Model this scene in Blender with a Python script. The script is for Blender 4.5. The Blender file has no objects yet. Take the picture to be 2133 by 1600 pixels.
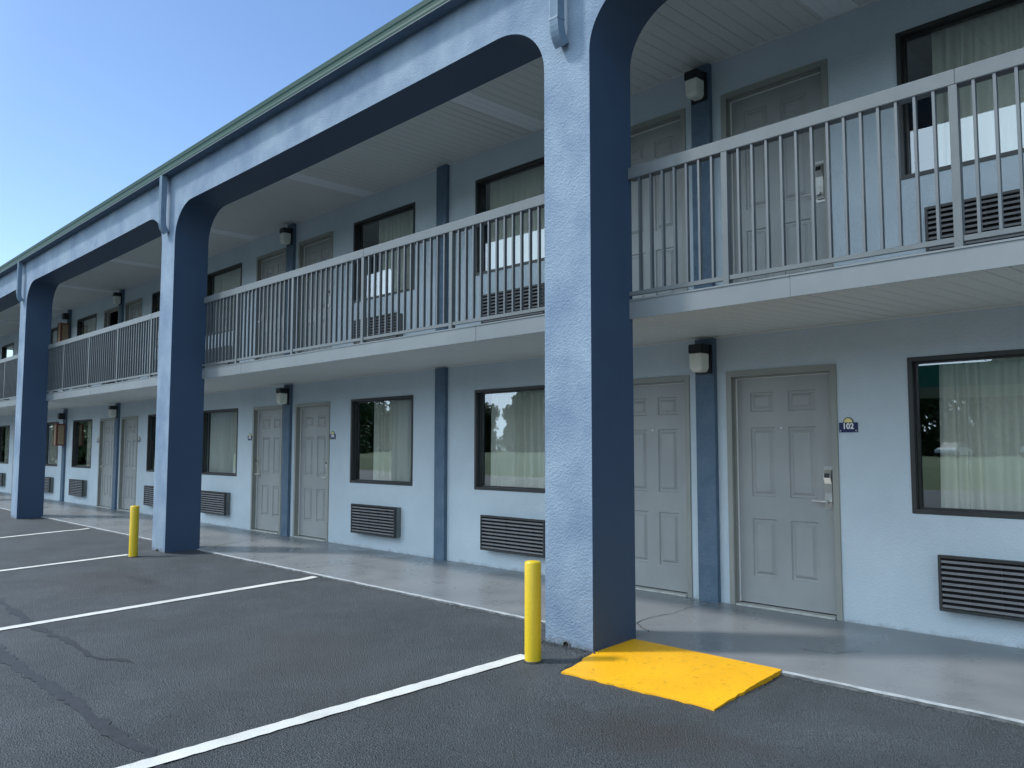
import bpy, bmesh, math, random
from mathutils import Vector, Matrix
random.seed(7)
S = bpy.context.scene
COL = S.collection
R = math.radians

# ------------------------------------------------------------------ camera
CAMPOS = Vector((3.8726, -4.4892, 1.3915))
_y, _t, _r = R(46.2416), R(4.4161), R(0.0461)
_fw = Vector((-math.sin(_y)*math.cos(_t), math.cos(_y)*math.cos(_t), math.sin(_t)))
_rt = Vector((math.cos(_y), math.sin(_y), 0)); _up = _rt.cross(_fw)
_rt2 = _rt*math.cos(_r) + _up*math.sin(_r); _up2 = -_rt*math.sin(_r) + _up*math.cos(_r)
cd = bpy.data.cameras.new('camera'); cam = bpy.data.objects.new('camera', cd); COL.objects.link(cam)
M = Matrix((_rt2, _up2, -_fw)).transposed().to_4x4(); M.translation = CAMPOS
cam.matrix_world = M
cd.sensor_width = 36; cd.lens = 1735.17/2133*36; cd.clip_start = .05; cd.clip_end = 3000
S.camera = cam
S.render.resolution_x = 1024; S.render.resolution_y = 768

# ------------------------------------------------------------------ light
SUN_EL, SUN_AZ = R(49), R(230)      # azimuth clockwise from +Y (towards +X): hazy sun, front left
w = bpy.data.worlds.new('World'); S.world = w; w.use_nodes = True
nt = w.node_tree; nt.nodes.clear()
sky = nt.nodes.new('ShaderNodeTexSky'); sky.sky_type = 'NISHITA'; sky.sun_disc = False
sky.sun_elevation = SUN_EL; sky.sun_rotation = SUN_AZ
sky.air_density = .8; sky.dust_density = .5; sky.ozone_density = .7; sky.altitude = 300
bg = nt.nodes.new('ShaderNodeBackground'); bg.inputs['Strength'].default_value = 0.075
out = nt.nodes.new('ShaderNodeOutputWorld')
hs = nt.nodes.new('ShaderNodeHueSaturation'); hs.inputs['Saturation'].default_value = 1.12; hs.inputs['Value'].default_value = 1.0
nt.links.new(sky.outputs[0], hs.inputs['Color']); 
# bright haze veil added behind the camera to lift the fill, clear blue elsewhere
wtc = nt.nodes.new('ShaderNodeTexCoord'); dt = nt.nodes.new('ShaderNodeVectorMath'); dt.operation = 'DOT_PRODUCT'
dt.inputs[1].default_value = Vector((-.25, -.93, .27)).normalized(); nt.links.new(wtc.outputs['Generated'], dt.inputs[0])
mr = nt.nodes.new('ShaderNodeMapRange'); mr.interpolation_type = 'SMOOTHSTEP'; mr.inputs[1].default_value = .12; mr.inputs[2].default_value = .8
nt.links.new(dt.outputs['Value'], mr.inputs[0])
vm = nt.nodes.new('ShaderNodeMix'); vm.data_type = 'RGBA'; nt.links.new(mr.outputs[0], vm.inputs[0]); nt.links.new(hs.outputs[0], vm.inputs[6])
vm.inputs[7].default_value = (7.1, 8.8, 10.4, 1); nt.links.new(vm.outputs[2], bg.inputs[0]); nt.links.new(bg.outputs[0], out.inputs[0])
sd = bpy.data.lights.new('sun', 'SUN'); sd.energy = 1.1; sd.angle = R(6); sd.color = (1, .98, .94)
so = bpy.data.objects.new('sun', sd); COL.objects.link(so)
_sd = Vector((math.sin(SUN_AZ)*math.cos(SUN_EL), math.cos(SUN_AZ)*math.cos(SUN_EL), math.sin(SUN_EL)))
so.rotation_euler = _sd.to_track_quat('Z', 'Y').to_euler(); so.location = (0, 0, 30)
S.view_settings.view_transform = 'Standard'; S.view_settings.look = 'None'
S.view_settings.exposure = 1.58; S.view_settings.gamma = 1.0
S.render.engine = 'CYCLES'
S.cycles.max_bounces = 8; S.cycles.diffuse_bounces = 4; S.cycles.glossy_bounces = 4; S.cycles.transparent_max_bounces = 12

# ------------------------------------------------------------------ materials
def lnk(t, a, b): t.links.new(a, b)
def mat(name, col, rough=.6, col2=None, nscale=3., bump=0., bscale=60., bdist=.01, metal=0., spec=.5, vor=0., detail=4., mixpos=(.35, .65), stretch=None):
    m = bpy.data.materials.new(name); m.use_nodes = True; t = m.node_tree
    b = t.nodes['Principled BSDF']
    b.inputs['Base Color'].default_value = (*col, 1); b.inputs['Roughness'].default_value = rough
    b.inputs['Metallic'].default_value = metal; b.inputs['Specular IOR Level'].default_value = spec
    tc = t.nodes.new('ShaderNodeTexCoord'); co = tc.outputs['Object']
    if stretch:
        mp = t.nodes.new('ShaderNodeMapping'); mp.inputs['Scale'].default_value = stretch
        lnk(t, co, mp.inputs[0]); sco = mp.outputs[0]
    else: sco = co
    if col2:
        n = t.nodes.new('ShaderNodeTexNoise'); n.inputs['Scale'].default_value = nscale; n.inputs['Detail'].default_value = detail
        n.inputs['Roughness'].default_value = .62
        lnk(t, sco, n.inputs['Vector'])
        cr = t.nodes.new('ShaderNodeValToRGB'); cr.color_ramp.elements[0].position = mixpos[0]; cr.color_ramp.elements[1].position = mixpos[1]
        cr.color_ramp.elements[0].color = (*col, 1); cr.color_ramp.elements[1].color = (*col2, 1)
        lnk(t, n.outputs['Fac'], cr.inputs[0]); lnk(t, cr.outputs[0], b.inputs['Base Color'])
        m['ramp'] = cr.name
    if bump:
        n2 = t.nodes.new('ShaderNodeTexNoise'); n2.inputs['Scale'].default_value = bscale; n2.inputs['Detail'].default_value = 3
        lnk(t, co, n2.inputs['Vector']); h = n2.outputs['Fac']
        if vor:
            v = t.nodes.new('ShaderNodeTexVoronoi'); v.inputs['Scale'].default_value = vor; lnk(t, co, v.inputs['Vector'])
            ad = t.nodes.new('ShaderNodeMath'); ad.operation = 'ADD'; lnk(t, h, ad.inputs[0]); lnk(t, v.outputs['Distance'], ad.inputs[1]); h = ad.outputs[0]
        bp = t.nodes.new('ShaderNodeBump'); bp.inputs['Strength'].default_value = bump; bp.inputs['Distance'].default_value = bdist
        lnk(t, h, bp.inputs['Height']); lnk(t, bp.outputs[0], b.inputs['Normal'])
    return m

M_ = {}
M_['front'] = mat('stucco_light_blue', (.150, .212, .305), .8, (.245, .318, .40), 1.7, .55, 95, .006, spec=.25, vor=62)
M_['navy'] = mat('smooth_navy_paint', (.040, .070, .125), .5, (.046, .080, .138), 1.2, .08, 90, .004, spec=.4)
M_['pil'] = mat('stucco_slate_blue', (.088, .14, .20), .7, (.118, .172, .235), 6, .6, 70, .008, spec=.3, vor=40)
M_['wall'] = mat('stucco_pale_blue', (.50, .575, .625), .75, (.56, .635, .685), 1.1, .5, 100, .005, spec=.25, vor=62)
M_['soffit_plain'] = mat('plain_white_vinyl', (.84, .86, .86), .45)
M_['trim'] = mat('white_vinyl_trim', (.72, .73, .70), .45)
M_['rail'] = mat('grey_rail_paint', (.105, .12, .126), .4, (.122, .138, .144), 5, spec=.5)
M_['balu'] = mat('shaded_rail_paint', (.07, .082, .09), .36, (.085, .097, .105), 5, spec=.9)  # same rail paint, darkened so the balusters' shaded sides read dark
M_['fascia'] = mat('grey_fascia_metal', (.15, .17, .178), .4, (.182, .203, .212), 1.4, .05, 2.5, .02)
M_['gutter'] = mat('green_gutter', (.008, .045, .037), .6, (.012, .052, .044), 2, spec=.2)
M_['spout'] = mat('blue_downspout', (.15, .215, .29), .4, (.18, .25, .33), 8)
M_['door'] = mat('grey_door_paint', (.31, .32, .315), .42, (.345, .355, .35), 2.2, .06, 30, .003)
M_['frame'] = mat('grey_frame_paint', (.27, .275, .25), .45, (.31, .315, .285), 3)
M_['slit'] = mat('white_weatherstrip', (.80, .80, .78), .5)
M_['thresh'] = mat('worn_threshold', (.42, .43, .40), .4, (.58, .58, .54), 14)
M_['bronze'] = mat('dark_bronze_frame', (.026, .028, .028), .4, (.036, .038, .037), 9)
M_['chrome'] = mat('satin_chrome', (.66, .65, .61), .3, metal=.75)
M_['blackp'] = mat('black_plastic', (.012, .013, .016), .35)
M_['lens'] = mat('milky_lens', (.78, .80, .70), .35, (.84, .85, .76), 18)
M_['acbox'] = mat('grey_green_sleeve', (.13, .145, .14), .5, (.16, .175, .165), 7)
M_['slat'] = mat('charcoal_slat', (.12, .118, .122), .42, (.155, .15, .155), 12)
M_['acdark'] = mat('dark_cavity', (.006, .006, .007), .8)
M_['navyplate'] = mat('navy_plate', (.008, .018, .09), .35)
M_['white'] = mat('white_figures', (.85, .85, .85), .5)
M_['sunin'] = mat('yellow_emblem', (.75, .60, .14), .45, (.85, .75, .35), 30)
M_['sunout'] = mat('olive_emblem_rim', (.10, .13, .06), .5)
M_['roof'] = mat('green_metal_roof', (.05, .12, .10), .45)
M_['room'] = mat('room_wall', (.16, .15, .13), .9)
M_['cabframe'] = mat('red_brown_wood', (.15, .045, .03), .5, (.20, .065, .04), 12)
M_['cabpanel'] = mat('tan_panel', (.30, .21, .12), .5, (.36, .26, .16), 9)
M_['tar'] = mat('tar_sealant', (.022, .025, .028), .5, (.035, .038, .042), 20, .3, 90, .004)
M_['crack'] = mat('crack_dark', (.02, .022, .025), .9)
M_['edge'] = mat('pale_skylit_kerb_edge', (.20, .225, .24), .6, (.32, .345, .36), 9, .4, 30, .01)  # whitish edge paint, with the sky light on the bevel painted in
M_['curtain'] = mat('beige_curtain', (.80, .79, .72), .9, (.84, .83, .76), 3)
M_['grass'] = mat('lawn', (.05, .085, .025), .9, (.08, .12, .04), 1.5)
M_['leaf'] = mat('leaf_green', (.035, .07, .02), .6, (.07, .115, .035), 1.3)
M_['bark'] = mat('bark', (.07, .055, .04), .9)
M_['concrete'] = mat('pale_post', (.45, .45, .43), .7)
M_['greenband'] = mat('green_canopy_band', (.03, .20, .10), .4)
M_['carwhite'] = mat('white_car_paint', (.65, .65, .64), .3)
M_['tyre'] = mat('tyre_rubber', (.02, .02, .02), .8)

M_['kerbface'] = mat('stained_kerb_face', (.05, .055, .058), .8, (.16, .17, .175), 14, .5, 30, .01)
def ramp_glass(name):
    m = bpy.data.materials.new(name); m.use_nodes = True; t = m.node_tree; t.nodes.clear()
    o = t.nodes.new('ShaderNodeOutputMaterial'); mx = t.nodes.new('ShaderNodeMixShader')
    tr = t.nodes.new('ShaderNodeBsdfTransparent'); tr.inputs[0].default_value = (.95, .98, .96, 1)
    gl = t.nodes.new('ShaderNodeBsdfGlossy'); gl.inputs['Roughness'].default_value = .004; gl.inputs[0].default_value = (.92, .97, 1, 1)
    fr = t.nodes.new('ShaderNodeFresnel'); fr.inputs[0].default_value = 1.6
    ad = t.nodes.new('ShaderNodeMath'); ad.operation = 'MULTIPLY_ADD'; ad.inputs[1].default_value = 1.3; ad.inputs[2].default_value = .17; ad.use_clamp = True
    tc = t.nodes.new('ShaderNodeTexCoord'); nz = t.nodes.new('ShaderNodeTexNoise'); nz.inputs['Scale'].default_value = 1.4; nz.inputs['Detail'].default_value = 0
    bp = t.nodes.new('ShaderNodeBump'); bp.inputs['Strength'].default_value = .12; bp.inputs['Distance'].default_value = .01
    lnk(t, tc.outputs['Object'], nz.inputs['Vector']); lnk(t, nz.outputs['Fac'], bp.inputs['Height']); lnk(t, bp.outputs[0], gl.inputs['Normal'])
    lnk(t, fr.outputs[0], ad.inputs[0]); lnk(t, ad.outputs[0], mx.inputs[0]); lnk(t, tr.outputs[0], mx.inputs[1]); lnk(t, gl.outputs[0], mx.inputs[2]); lnk(t, mx.outputs[0], o.inputs[0])
    return m
M_['glass'] = ramp_glass('tinted_window_glass')

def soffit_mat():
    m = mat('perforated_vinyl', (.74, .76, .72), .55); t = m.node_tree; b = t.nodes['Principled BSDF']
    tc = t.nodes.new('ShaderNodeTexCoord'); sp = t.nodes.new('ShaderNodeSeparateXYZ'); lnk(t, tc.outputs['Object'], sp.inputs[0])
    def mth(op, a, bb, c=None):
        n = t.nodes.new('ShaderNodeMath'); n.operation = op
        for i, v in enumerate((a, bb, c)):
            if v is None: continue
            if isinstance(v, (int, float)): n.inputs[i].default_value = v
            else: lnk(t, v, n.inputs[i])
        return n.outputs[0]
    fx = mth('FRACT', mth('MULTIPLY', mth('ADD', sp.outputs[0], 100), 1/.0105), 0)
    fy = mth('FRACT', mth('MULTIPLY', sp.outputs[1], 1/.0105), 0)
    dx = mth('ABSOLUTE', mth('SUBTRACT', fx, .5), 0); dy = mth('ABSOLUTE', mth('SUBTRACT', fy, .5), 0)
    d = mth('SQRT', mth('ADD', mth('MULTIPLY', dx, dx), mth('MULTIPLY', dy, dy)), 0)
    hole = mth('LESS_THAN', d, .17)
    mx = t.nodes.new('ShaderNodeMix'); mx.data_type = 'RGBA'
    lnk(t, hole, mx.inputs[0]); mx.inputs[6].default_value = (.74, .76, .72, 1); mx.inputs[7].default_value = (.12, .13, .13, 1)
    lnk(t, mx.outputs[2], b.inputs['Base Color'])
    return m
M_['soffit'] = soffit_mat()

def asphalt_mat():
    m = bpy.data.materials.new('asphalt'); m.use_nodes = True; t = m.node_tree; b = t.nodes['Principled BSDF']
    tc = t.nodes.new('ShaderNodeTexCoord'); co = tc.outputs['Object']
    def noise(sc, det=4, ro=.6):
        n = t.nodes.new('ShaderNodeTexNoise'); n.inputs['Scale'].default_value = sc; n.inputs['Detail'].default_value = det; n.inputs['Roughness'].default_value = ro
        lnk(t, co, n.inputs['Vector']); return n.outputs['Fac']
    def ramp(f, p0, c0, p1, c1):
        r = t.nodes.new('ShaderNodeValToRGB'); e = r.color_ramp.elements; e[0].position = p0; e[1].position = p1; e[0].color = (*c0, 1); e[1].color = (*c1, 1)
        lnk(t, f, r.inputs[0]); return r.outputs[0]
    def mix(f, a, c, mode='MIX'):
        n = t.nodes.new('ShaderNodeMix'); n.data_type = 'RGBA'; n.blend_type = mode
        for i, v in ((0, f), (6, a), (7, c)):
            if isinstance(v, (int, float)): n.inputs[i].default_value = v
            elif isinstance(v, tuple): n.inputs[i].default_value = (*v, 1)
            else: lnk(t, v, n.inputs[i])
        return n.outputs[2]
    base = ramp(noise(.8, 8, .78), .34, (.027, .033, .038), .66, (.060, .069, .077))
    grain = ramp(noise(125, 3, .85), .38, (.25, .25, .25), .64, (2.3, 2.3, 2.3))
    c = mix(1., base, grain, 'MULTIPLY')
    def blob(cx, cy, rx, ry, colr, amt, ns=3.):
        nonlocal c
        mp = t.nodes.new('ShaderNodeMapping'); mp.inputs['Location'].default_value = (-cx/rx, -cy/ry, 0); mp.inputs['Scale'].default_value = (1/rx, 1/ry, 0)
        lnk(t, co, mp.inputs[0]); l = t.nodes.new('ShaderNodeVectorMath'); l.operation = 'LENGTH'; lnk(t, mp.outputs[0], l.inputs[0])
        a = t.nodes.new('ShaderNodeMath'); a.operation = 'MULTIPLY_ADD'; lnk(t, noise(ns, 5, .7), a.inputs[0]); a.inputs[1].default_value = 1.6; lnk(t, l.outputs['Value'], a.inputs[2])
        mr = t.nodes.new('ShaderNodeMapRange'); mr.inputs[1].default_value = 1.1; mr.inputs[2].default_value = 2.; mr.inputs[3].default_value = amt; mr.inputs[4].default_value = 0.
        lnk(t, a.outputs[0], mr.inputs[0]); c = mix(mr.outputs[0], c, colr)
    blob(-5.95, -1.25, 1.1, .6, (.040, .028, .028), .4)
    blob(-5.72, -.95, .45, .1, (.02, .02, .022), .8)
    blob(1.15, -.95, .5, .35, (.040, .034, .031), .6, 5)
    blob(-1.9, -1.2, .8, .5, (.055, .052, .050), .35)
    blob(1.6, -.75, .25, .12, (.05, .045, .05), .6, 6)
    blob(-.9, -1.6, 1.4, .8, (.056, .056, .058), .4)
    lnk(t, c, b.inputs['Base Color']); b.inputs['Roughness'].default_value = .62; b.inputs['Specular IOR Level'].default_value = .5
    v = t.nodes.new('ShaderNodeTexVoronoi'); v.inputs['Scale'].default_value = 105; lnk(t, co, v.inputs['Vector'])
    a = t.nodes.new('ShaderNodeMath'); a.operation = 'ADD'; lnk(t, v.outputs['Distance'], a.inputs[0]); lnk(t, noise(110, 4, .8), a.inputs[1])
    bp = t.nodes.new('ShaderNodeBump'); bp.inputs['Strength'].default_value = 1.; bp.inputs['Distance'].default_value = .011
    lnk(t, a.outputs[0], bp.inputs['Height']); lnk(t, bp.outputs[0], b.inputs['Normal'])
    return m
M_['asphalt'] = asphalt_mat()

def walk_mat():
    m = mat('grey_floor_paint', (.17, .18, .19), .3, (.215, .225, .235), 1.1, .10, 14, .006, spec=.55, detail=7); t = m.node_tree; b = t.nodes['Principled BSDF']
    cr = t.nodes[m['ramp']]; tc = t.nodes.new('ShaderNodeTexCoord')
    def chips(scale, lo, hi, colr, prev, st=(1, 1, 1)):
        mp = t.nodes.new('ShaderNodeMapping'); mp.inputs['Scale'].default_value = st; lnk(t, tc.outputs['Object'], mp.inputs[0])
        n = t.nodes.new('ShaderNodeTexNoise'); n.inputs['Scale'].default_value = scale; n.inputs['Detail'].default_value = 5; n.inputs['Roughness'].default_value = .75; lnk(t, mp.outputs[0], n.inputs['Vector'])
        mr = t.nodes.new('ShaderNodeMapRange'); mr.inputs[1].default_value = lo; mr.inputs[2].default_value = hi; lnk(t, n.outputs['Fac'], mr.inputs[0])
        mx = t.nodes.new('ShaderNodeMix'); mx.data_type = 'RGBA'; lnk(t, mr.outputs[0], mx.inputs[0]); lnk(t, prev, mx.inputs[6]); mx.inputs[7].default_value = (*colr, 1)
        return mx.outputs[2]
    c = chips(26, .715, .74, (.50, .53, .55), cr.outputs[0], (1, 1.6, 1))
    c = chips(30, .725, .75, (.13, .10, .09), c, (1, 1.8, 1))
    lnk(t, c, b.inputs['Base Color'])
    n = t.nodes.new('ShaderNodeTexNoise'); n.inputs['Scale'].default_value = 2.2; n.inputs['Detail'].default_value = 6; lnk(t, tc.outputs['Object'], n.inputs['Vector'])
    mr = t.nodes.new('ShaderNodeMapRange'); mr.inputs[1].default_value = .3; mr.inputs[2].default_value = .7; mr.inputs[3].default_value = .22; mr.inputs[4].default_value = .42
    lnk(t, n.outputs['Fac'], mr.inputs[0]); lnk(t, mr.outputs[0], b.inputs['Roughness'])
    return m
M_['walk'] = walk_mat()

def worn_paint(name, c1, c2, chip, sc=60, lo=.60, hi=.68, rough=.6):
    m = mat(name, c1, rough, c2, 2.5, .5, 85, .005); t = m.node_tree; b = t.nodes['Principled BSDF']; cr = t.nodes[m['ramp']]
    tc = t.nodes.new('ShaderNodeTexCoord'); n = t.nodes.new('ShaderNodeTexNoise'); n.inputs['Scale'].default_value = sc; n.inputs['Detail'].default_value = 5; n.inputs['Roughness'].default_value = .8
    lnk(t, tc.outputs['Object'], n.inputs['Vector'])
    mr = t.nodes.new('ShaderNodeMapRange'); mr.inputs[1].default_value = lo; mr.inputs[2].default_value = hi; lnk(t, n.outputs['Fac'], mr.inputs[0])
    mx = t.nodes.new('ShaderNodeMix'); mx.data_type = 'RGBA'; lnk(t, mr.outputs[0], mx.inputs[0]); lnk(t, cr.outputs[0], mx.inputs[6]); mx.inputs[7].default_value = (*chip, 1)
    lnk(t, mx.outputs[2], b.inputs['Base Color']); return m
def grime(m, zmax=.15, colr=(.26, .27, .26), amt=.8):
    t = m.node_tree; b = t.nodes['Principled BSDF']; cr = t.nodes[m['ramp']]
    tc = t.nodes.new('ShaderNodeTexCoord'); sp = t.nodes.new('ShaderNodeSeparateXYZ'); lnk(t, tc.outputs['Object'], sp.inputs[0])
    n = t.nodes.new('ShaderNodeTexNoise'); n.inputs['Scale'].default_value = 9; n.inputs['Detail'].default_value = 6; n.inputs['Roughness'].default_value = .75; lnk(t, tc.outputs['Object'], n.inputs['Vector'])
    a = t.nodes.new('ShaderNodeMath'); a.operation = 'MULTIPLY_ADD'; lnk(t, n.outputs['Fac'], a.inputs[0]); a.inputs[1].default_value = -zmax*2.2; lnk(t, sp.outputs[2], a.inputs[2])
    mr = t.nodes.new('ShaderNodeMapRange'); mr.inputs[1].default_value = -zmax*1.25; mr.inputs[2].default_value = -zmax*.75; mr.inputs[3].default_value = amt; mr.inputs[4].default_value = 0; lnk(t, a.outputs[0], mr.inputs[0])
    mx = t.nodes.new('ShaderNodeMix'); mx.data_type = 'RGBA'; lnk(t, mr.outputs[0], mx.inputs[0]); lnk(t, cr.outputs[0], mx.inputs[6]); mx.inputs[7].default_value = (*colr, 1)
    lnk(t, mx.outputs[2], b.inputs['Base Color'])
grime(M_['wall'], .09, (.27, .29, .29), .55); grime(M_['front'], .10, (.10, .11, .12), .7)
M_['line'] = worn_paint('white_line_paint', (.52, .525, .50), (.66, .665, .64), (.20, .21, .21), 34, .62, .74)
M_['yellow'] = worn_paint('bollard_yellow', (.62, .42, .006), (.68, .48, .01), (.16, .11, .03), 30, .735, .76, .4)
M_['rampY'] = worn_paint('yellow_ramp_paint', (.76, .37, .003), (.83, .43, .004), (.26, .13, .02), 19, .57, .74, .5)

# ------------------------------------------------------------------ mesh helpers
class MB:
    def __init__(s): s.v = []; s.f = []; s.mi = []; s.mats = []; s.sm = []
    def mid(s, m):
        if m is None: return 0
        if m not in s.mats: s.mats.append(m)
        return s.mats.index(m)
    def quad(s, pts, m=None, smooth=False):
        i = len(s.v); s.v += [tuple(p) for p in pts]; s.f.append(tuple(range(i, i+len(pts)))); s.mi.append(s.mid(m)); s.sm.append(smooth)
    def box(s, x0, x1, y0, y1, z0, z1, m=None, skip=''):
        if x0 > x1: x0, x1 = x1, x0
        P = [(x0,y0,z0),(x1,y0,z0),(x1,y1,z0),(x0,y1,z0),(x0,y0,z1),(x1,y0,z1),(x1,y1,z1),(x0,y1,z1)]
        F = {'b':(0,3,2,1),'t':(4,5,6,7),'f':(0,1,5,4),'r':(1,2,6,5),'k':(2,3,7,6),'l':(3,0,4,7)}
        i = len(s.v); s.v += P
        for k, f in F.items():
            if k in skip: continue
            s.f.append(tuple(i+a for a in f)); s.mi.append(s.mid(m)); s.sm.append(False)
    def ring(s, x0, x1, z0, z1, wd, y0, y1, m=None):      # picture-frame ring, mitre-free, butted
        if x0 > x1: x0, x1 = x1, x0
        s.box(x0, x0+wd, y0, y1, z0, z1, m); s.box(x1-wd, x1, y0, y1, z0, z1, m)
        s.box(x0+wd, x1-wd, y0, y1, z1-wd, z1, m, 'lr'); s.box(x0+wd, x1-wd, y0, y1, z0, z0+wd, m, 'lr')
    def tube(s, path, r, n=12, m=None, caps=True, smooth=True):
        rings = []
        for k, p in enumerate(path):
            p = Vector(p); a = Vector(path[max(k-1, 0)]); b = Vector(path[min(k+1, len(path)-1)]); d = (b-a).normalized()
            u = d.orthogonal().normalized() if k == 0 else (u - d*u.dot(d)).normalized()
            v = d.cross(u); rr = r[k] if isinstance(r, (list, tuple)) else r
            i = len(s.v)
            s.v += [tuple(p + rr*(math.cos(2*math.pi*j/n)*u + math.sin(2*math.pi*j/n)*v)) for j in range(n)]; rings.append(i)
        for a, b in zip(rings, rings[1:]):
            for j in range(n):
                s.f.append((a+j, a+(j+1) % n, b+(j+1) % n, b+j)); s.mi.append(s.mid(m)); s.sm.append(smooth)
        if caps:
            s.f.append(tuple(rings[0]+j for j in reversed(range(n)))); s.mi.append(s.mid(m)); s.sm.append(False)
            s.f.append(tuple(rings[-1]+j for j in range(n))); s.mi.append(s.mid(m)); s.sm.append(False)
    def build(s, name, m=None, parent=None, loc=None, bevel=0, **props):
        me = bpy.data.meshes.new(name)
        me.from_pydata(s.v, [], s.f)
        mats = s.mats or [m]
        for k in mats: me.materials.append(k)
        for p, i, sm in zip(me.polygons, s.mi, s.sm): p.material_index = i; p.use_smooth = sm
        if bevel:
            bm = bmesh.new(); bm.from_mesh(me); bmesh.ops.remove_doubles(bm, verts=bm.verts, dist=1e-5)
            bmesh.ops.bevel(bm, geom=[e for e in bm.edges if len(e.link_faces) == 2 and e.calc_face_angle(0) > .5], offset=bevel, segments=2, affect='EDGES', clamp_overlap=True)
            bm.to_mesh(me); bm.free()
        me.update()
        o = bpy.data.objects.new(name, me); COL.objects.link(o)
        if loc: o.location = loc
        if parent: o.parent = parent
        tag(o, **props); return o
def tag(o, label=None, cat=None, group=None, kind=None):
    if label: o['label'] = label
    if cat: o['category'] = cat
    if group: o['group'] = group
    if kind: o['kind'] = kind
    return o
def empty(name, loc=(0,0,0), parent=None, **props):
    o = bpy.data.objects.new(name, None); COL.objects.link(o); o.location = loc; o.empty_display_size = .2
    if parent: o.parent = parent
    return tag(o, **props)
KIDS = {}
def copy_tree(o, parent=None, loc=None):
    c = o.copy(); COL.objects.link(c)
    if parent is not None: c.parent = parent
    if loc is not None: c.location = loc
    for ch in list(o.children): copy_tree(ch, c)
    return c

# ------------------------------------------------------------------ dimensions (metres, from the photograph's perspective)
W, P, DEP, D, F = .4585, 7.5907, .4798, 2.196, .4407
H1, H3, H2B, H2T = 2.425, 5.05, 2.3595, 2.5066
HR, HRB = 3.5214, 3.4305
FL2 = 2.613
U = 3.9159; C0 = -.466
XL, XR = -31.5, 12.0
PC = lambda j: C0 - 2*U*j            # centre of door pilaster j
# right-hand unit template, offsets from pilaster centre
DX0, DX1, WX0, WX1, AX0, AX1 = .199, 1.238, 1.806, 3.298, 2.014, 3.064
ZD = 2.09; ZW0, ZW1 = .896, 2.098; ZA0, ZA1 = .206, .6115; AP = .1133

def gz(x, y):                        # asphalt surface height
    z = -.04 + .033*max(min(y, 0), -7) + .014*max(0, min(1, (y-.22)/.2))
    for k in range(-1, 4):
        cx = -k*P - W/2; dx = max(abs(x-cx)-W/2, 0); dy = max(-y, 0) if y < .24 else 0
        d = math.hypot(dx, dy)
        if y > -.6: z += .022*math.exp(-(d/.10)**2)
    return z

# ------------------------------------------------------------------ ground
g = MB(); g.box(-500, 500, -500, 500, -1.2, -.62)
g.build('ground', M_['grass'], kind='structure')
xs = [-70, -50, -40, -34] + [-32+.5*i for i in range(40)] + [-12+.1*i for i in range(160)] + [4+.5*i for i in range(18)] + [16, 25, 40, 70]
ys = [-26, -18, -12, -9, -7, -6, -5] + [-4+.1*i for i in range(34)] + [-.6+.05*i for i in range(21)] + [.46]
ys = sorted(set(round(v, 3) for v in ys if v <= .46))
g = MB(); nx = len(xs)
for y in ys:
    for x in xs: g.v.append((x, y, gz(x, y) + (.0018*math.sin(x*9.1+y*3)*math.sin(y*11.7) if y > -4 else 0)))
for j in range(len(ys)-1):
    for i in range(nx-1):
        a = j*nx+i; g.f.append((a, a+1, a+nx+1, a+nx)); g.mi.append(0); g.sm.append(True)
g.build('parking_lot', M_['asphalt'], kind='structure')

def strip(name, pts, widths, m, lift=.006, jit=0., edge=.004, parent=None, zf=None, **props):
    """flat ribbon following the asphalt; pts centreline in XY"""
    fine = []
    for (a, b), (w0, w1) in zip(zip(pts, pts[1:]), zip(widths, widths[1:])):
        n = max(1, int(math.dist(a, b)/.05))
        for k in range(n):
            t = k/n; fine.append((a[0]+(b[0]-a[0])*t, a[1]+(b[1]-a[1])*t, w0+(w1-w0)*t))
    fine.append((*pts[-1], widths[-1]))
    zf = zf or (lambda x, y: gz(x, y))
    mb = MB(); L = []
    for k, (x, y, wd) in enumerate(fine):
        a = fine[max(k-1, 0)]; b = fine[min(k+1, len(fine)-1)]
        dx, dy = b[0]-a[0], b[1]-a[1]; l = math.hypot(dx, dy); nxx, nyy = -dy/l, dx/l
        x += random.uniform(-jit, jit); y += random.uniform(-jit, jit)
        for s in (-1, -.33, .33, 1):
            q = wd/2*s + (random.uniform(-edge, edge) if abs(s) == 1 else 0)
            X, Y = x+nxx*q, y+nyy*q
            mb.v.append((X, Y, zf(X, Y)+lift))
    n = len(fine)
    for k in range(n-1):
        for s in range(3):
            a = k*4+s; mb.f.append((a, a+1, a+5, a+4)); mb.mi.append(0); mb.sm.append(True)
    o = mb.build(name, m, parent, **props)
    o.data.flip_normals() if o.data.polygons[0].normal.z < 0 else None
    return o
LW = .115
for pts in ([(-.335, -.32), (-.375, -5.6)], [(-4.37, .40), (-4.235, -2.65), (-4.11, -5.6)], [(-7.965, -.34), (-7.84, -1.9), (-7.60, -5.6)], [(-12.03, .40), (-11.81, -1.0), (-11.2, -5.6)], [(-15.7, -.34), (-15.0, -5.6)], [(3.72, .40), (3.70, -5.6)], [(-19.7, .40), (-18.8, -5.6)]):
    strip('parking_line', pts, [LW]*len(pts), M_['line'], .006, 0, .005, kind='structure')
c1 = [(-7.4,-2.28),(-6.4,-2.40),(-5.679,-2.35),(-5.25,-2.37),(-4.958,-2.391),(-4.667,-2.401),(-4.285,-2.437),(-3.758,-2.425),(-3.4,-2.395),(-3.094,-2.402),(-2.765,-2.417),(-2.569,-2.38),(-2.488,-2.31),(-2.275,-2.267)]
strip('tar_seam', c1, [.06,.07,.07,.05,.09,.06,.08,.05,.06,.05,.035,.03,.045,.02], M_['tar'], .003, .008, .019, kind='structure')
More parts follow.
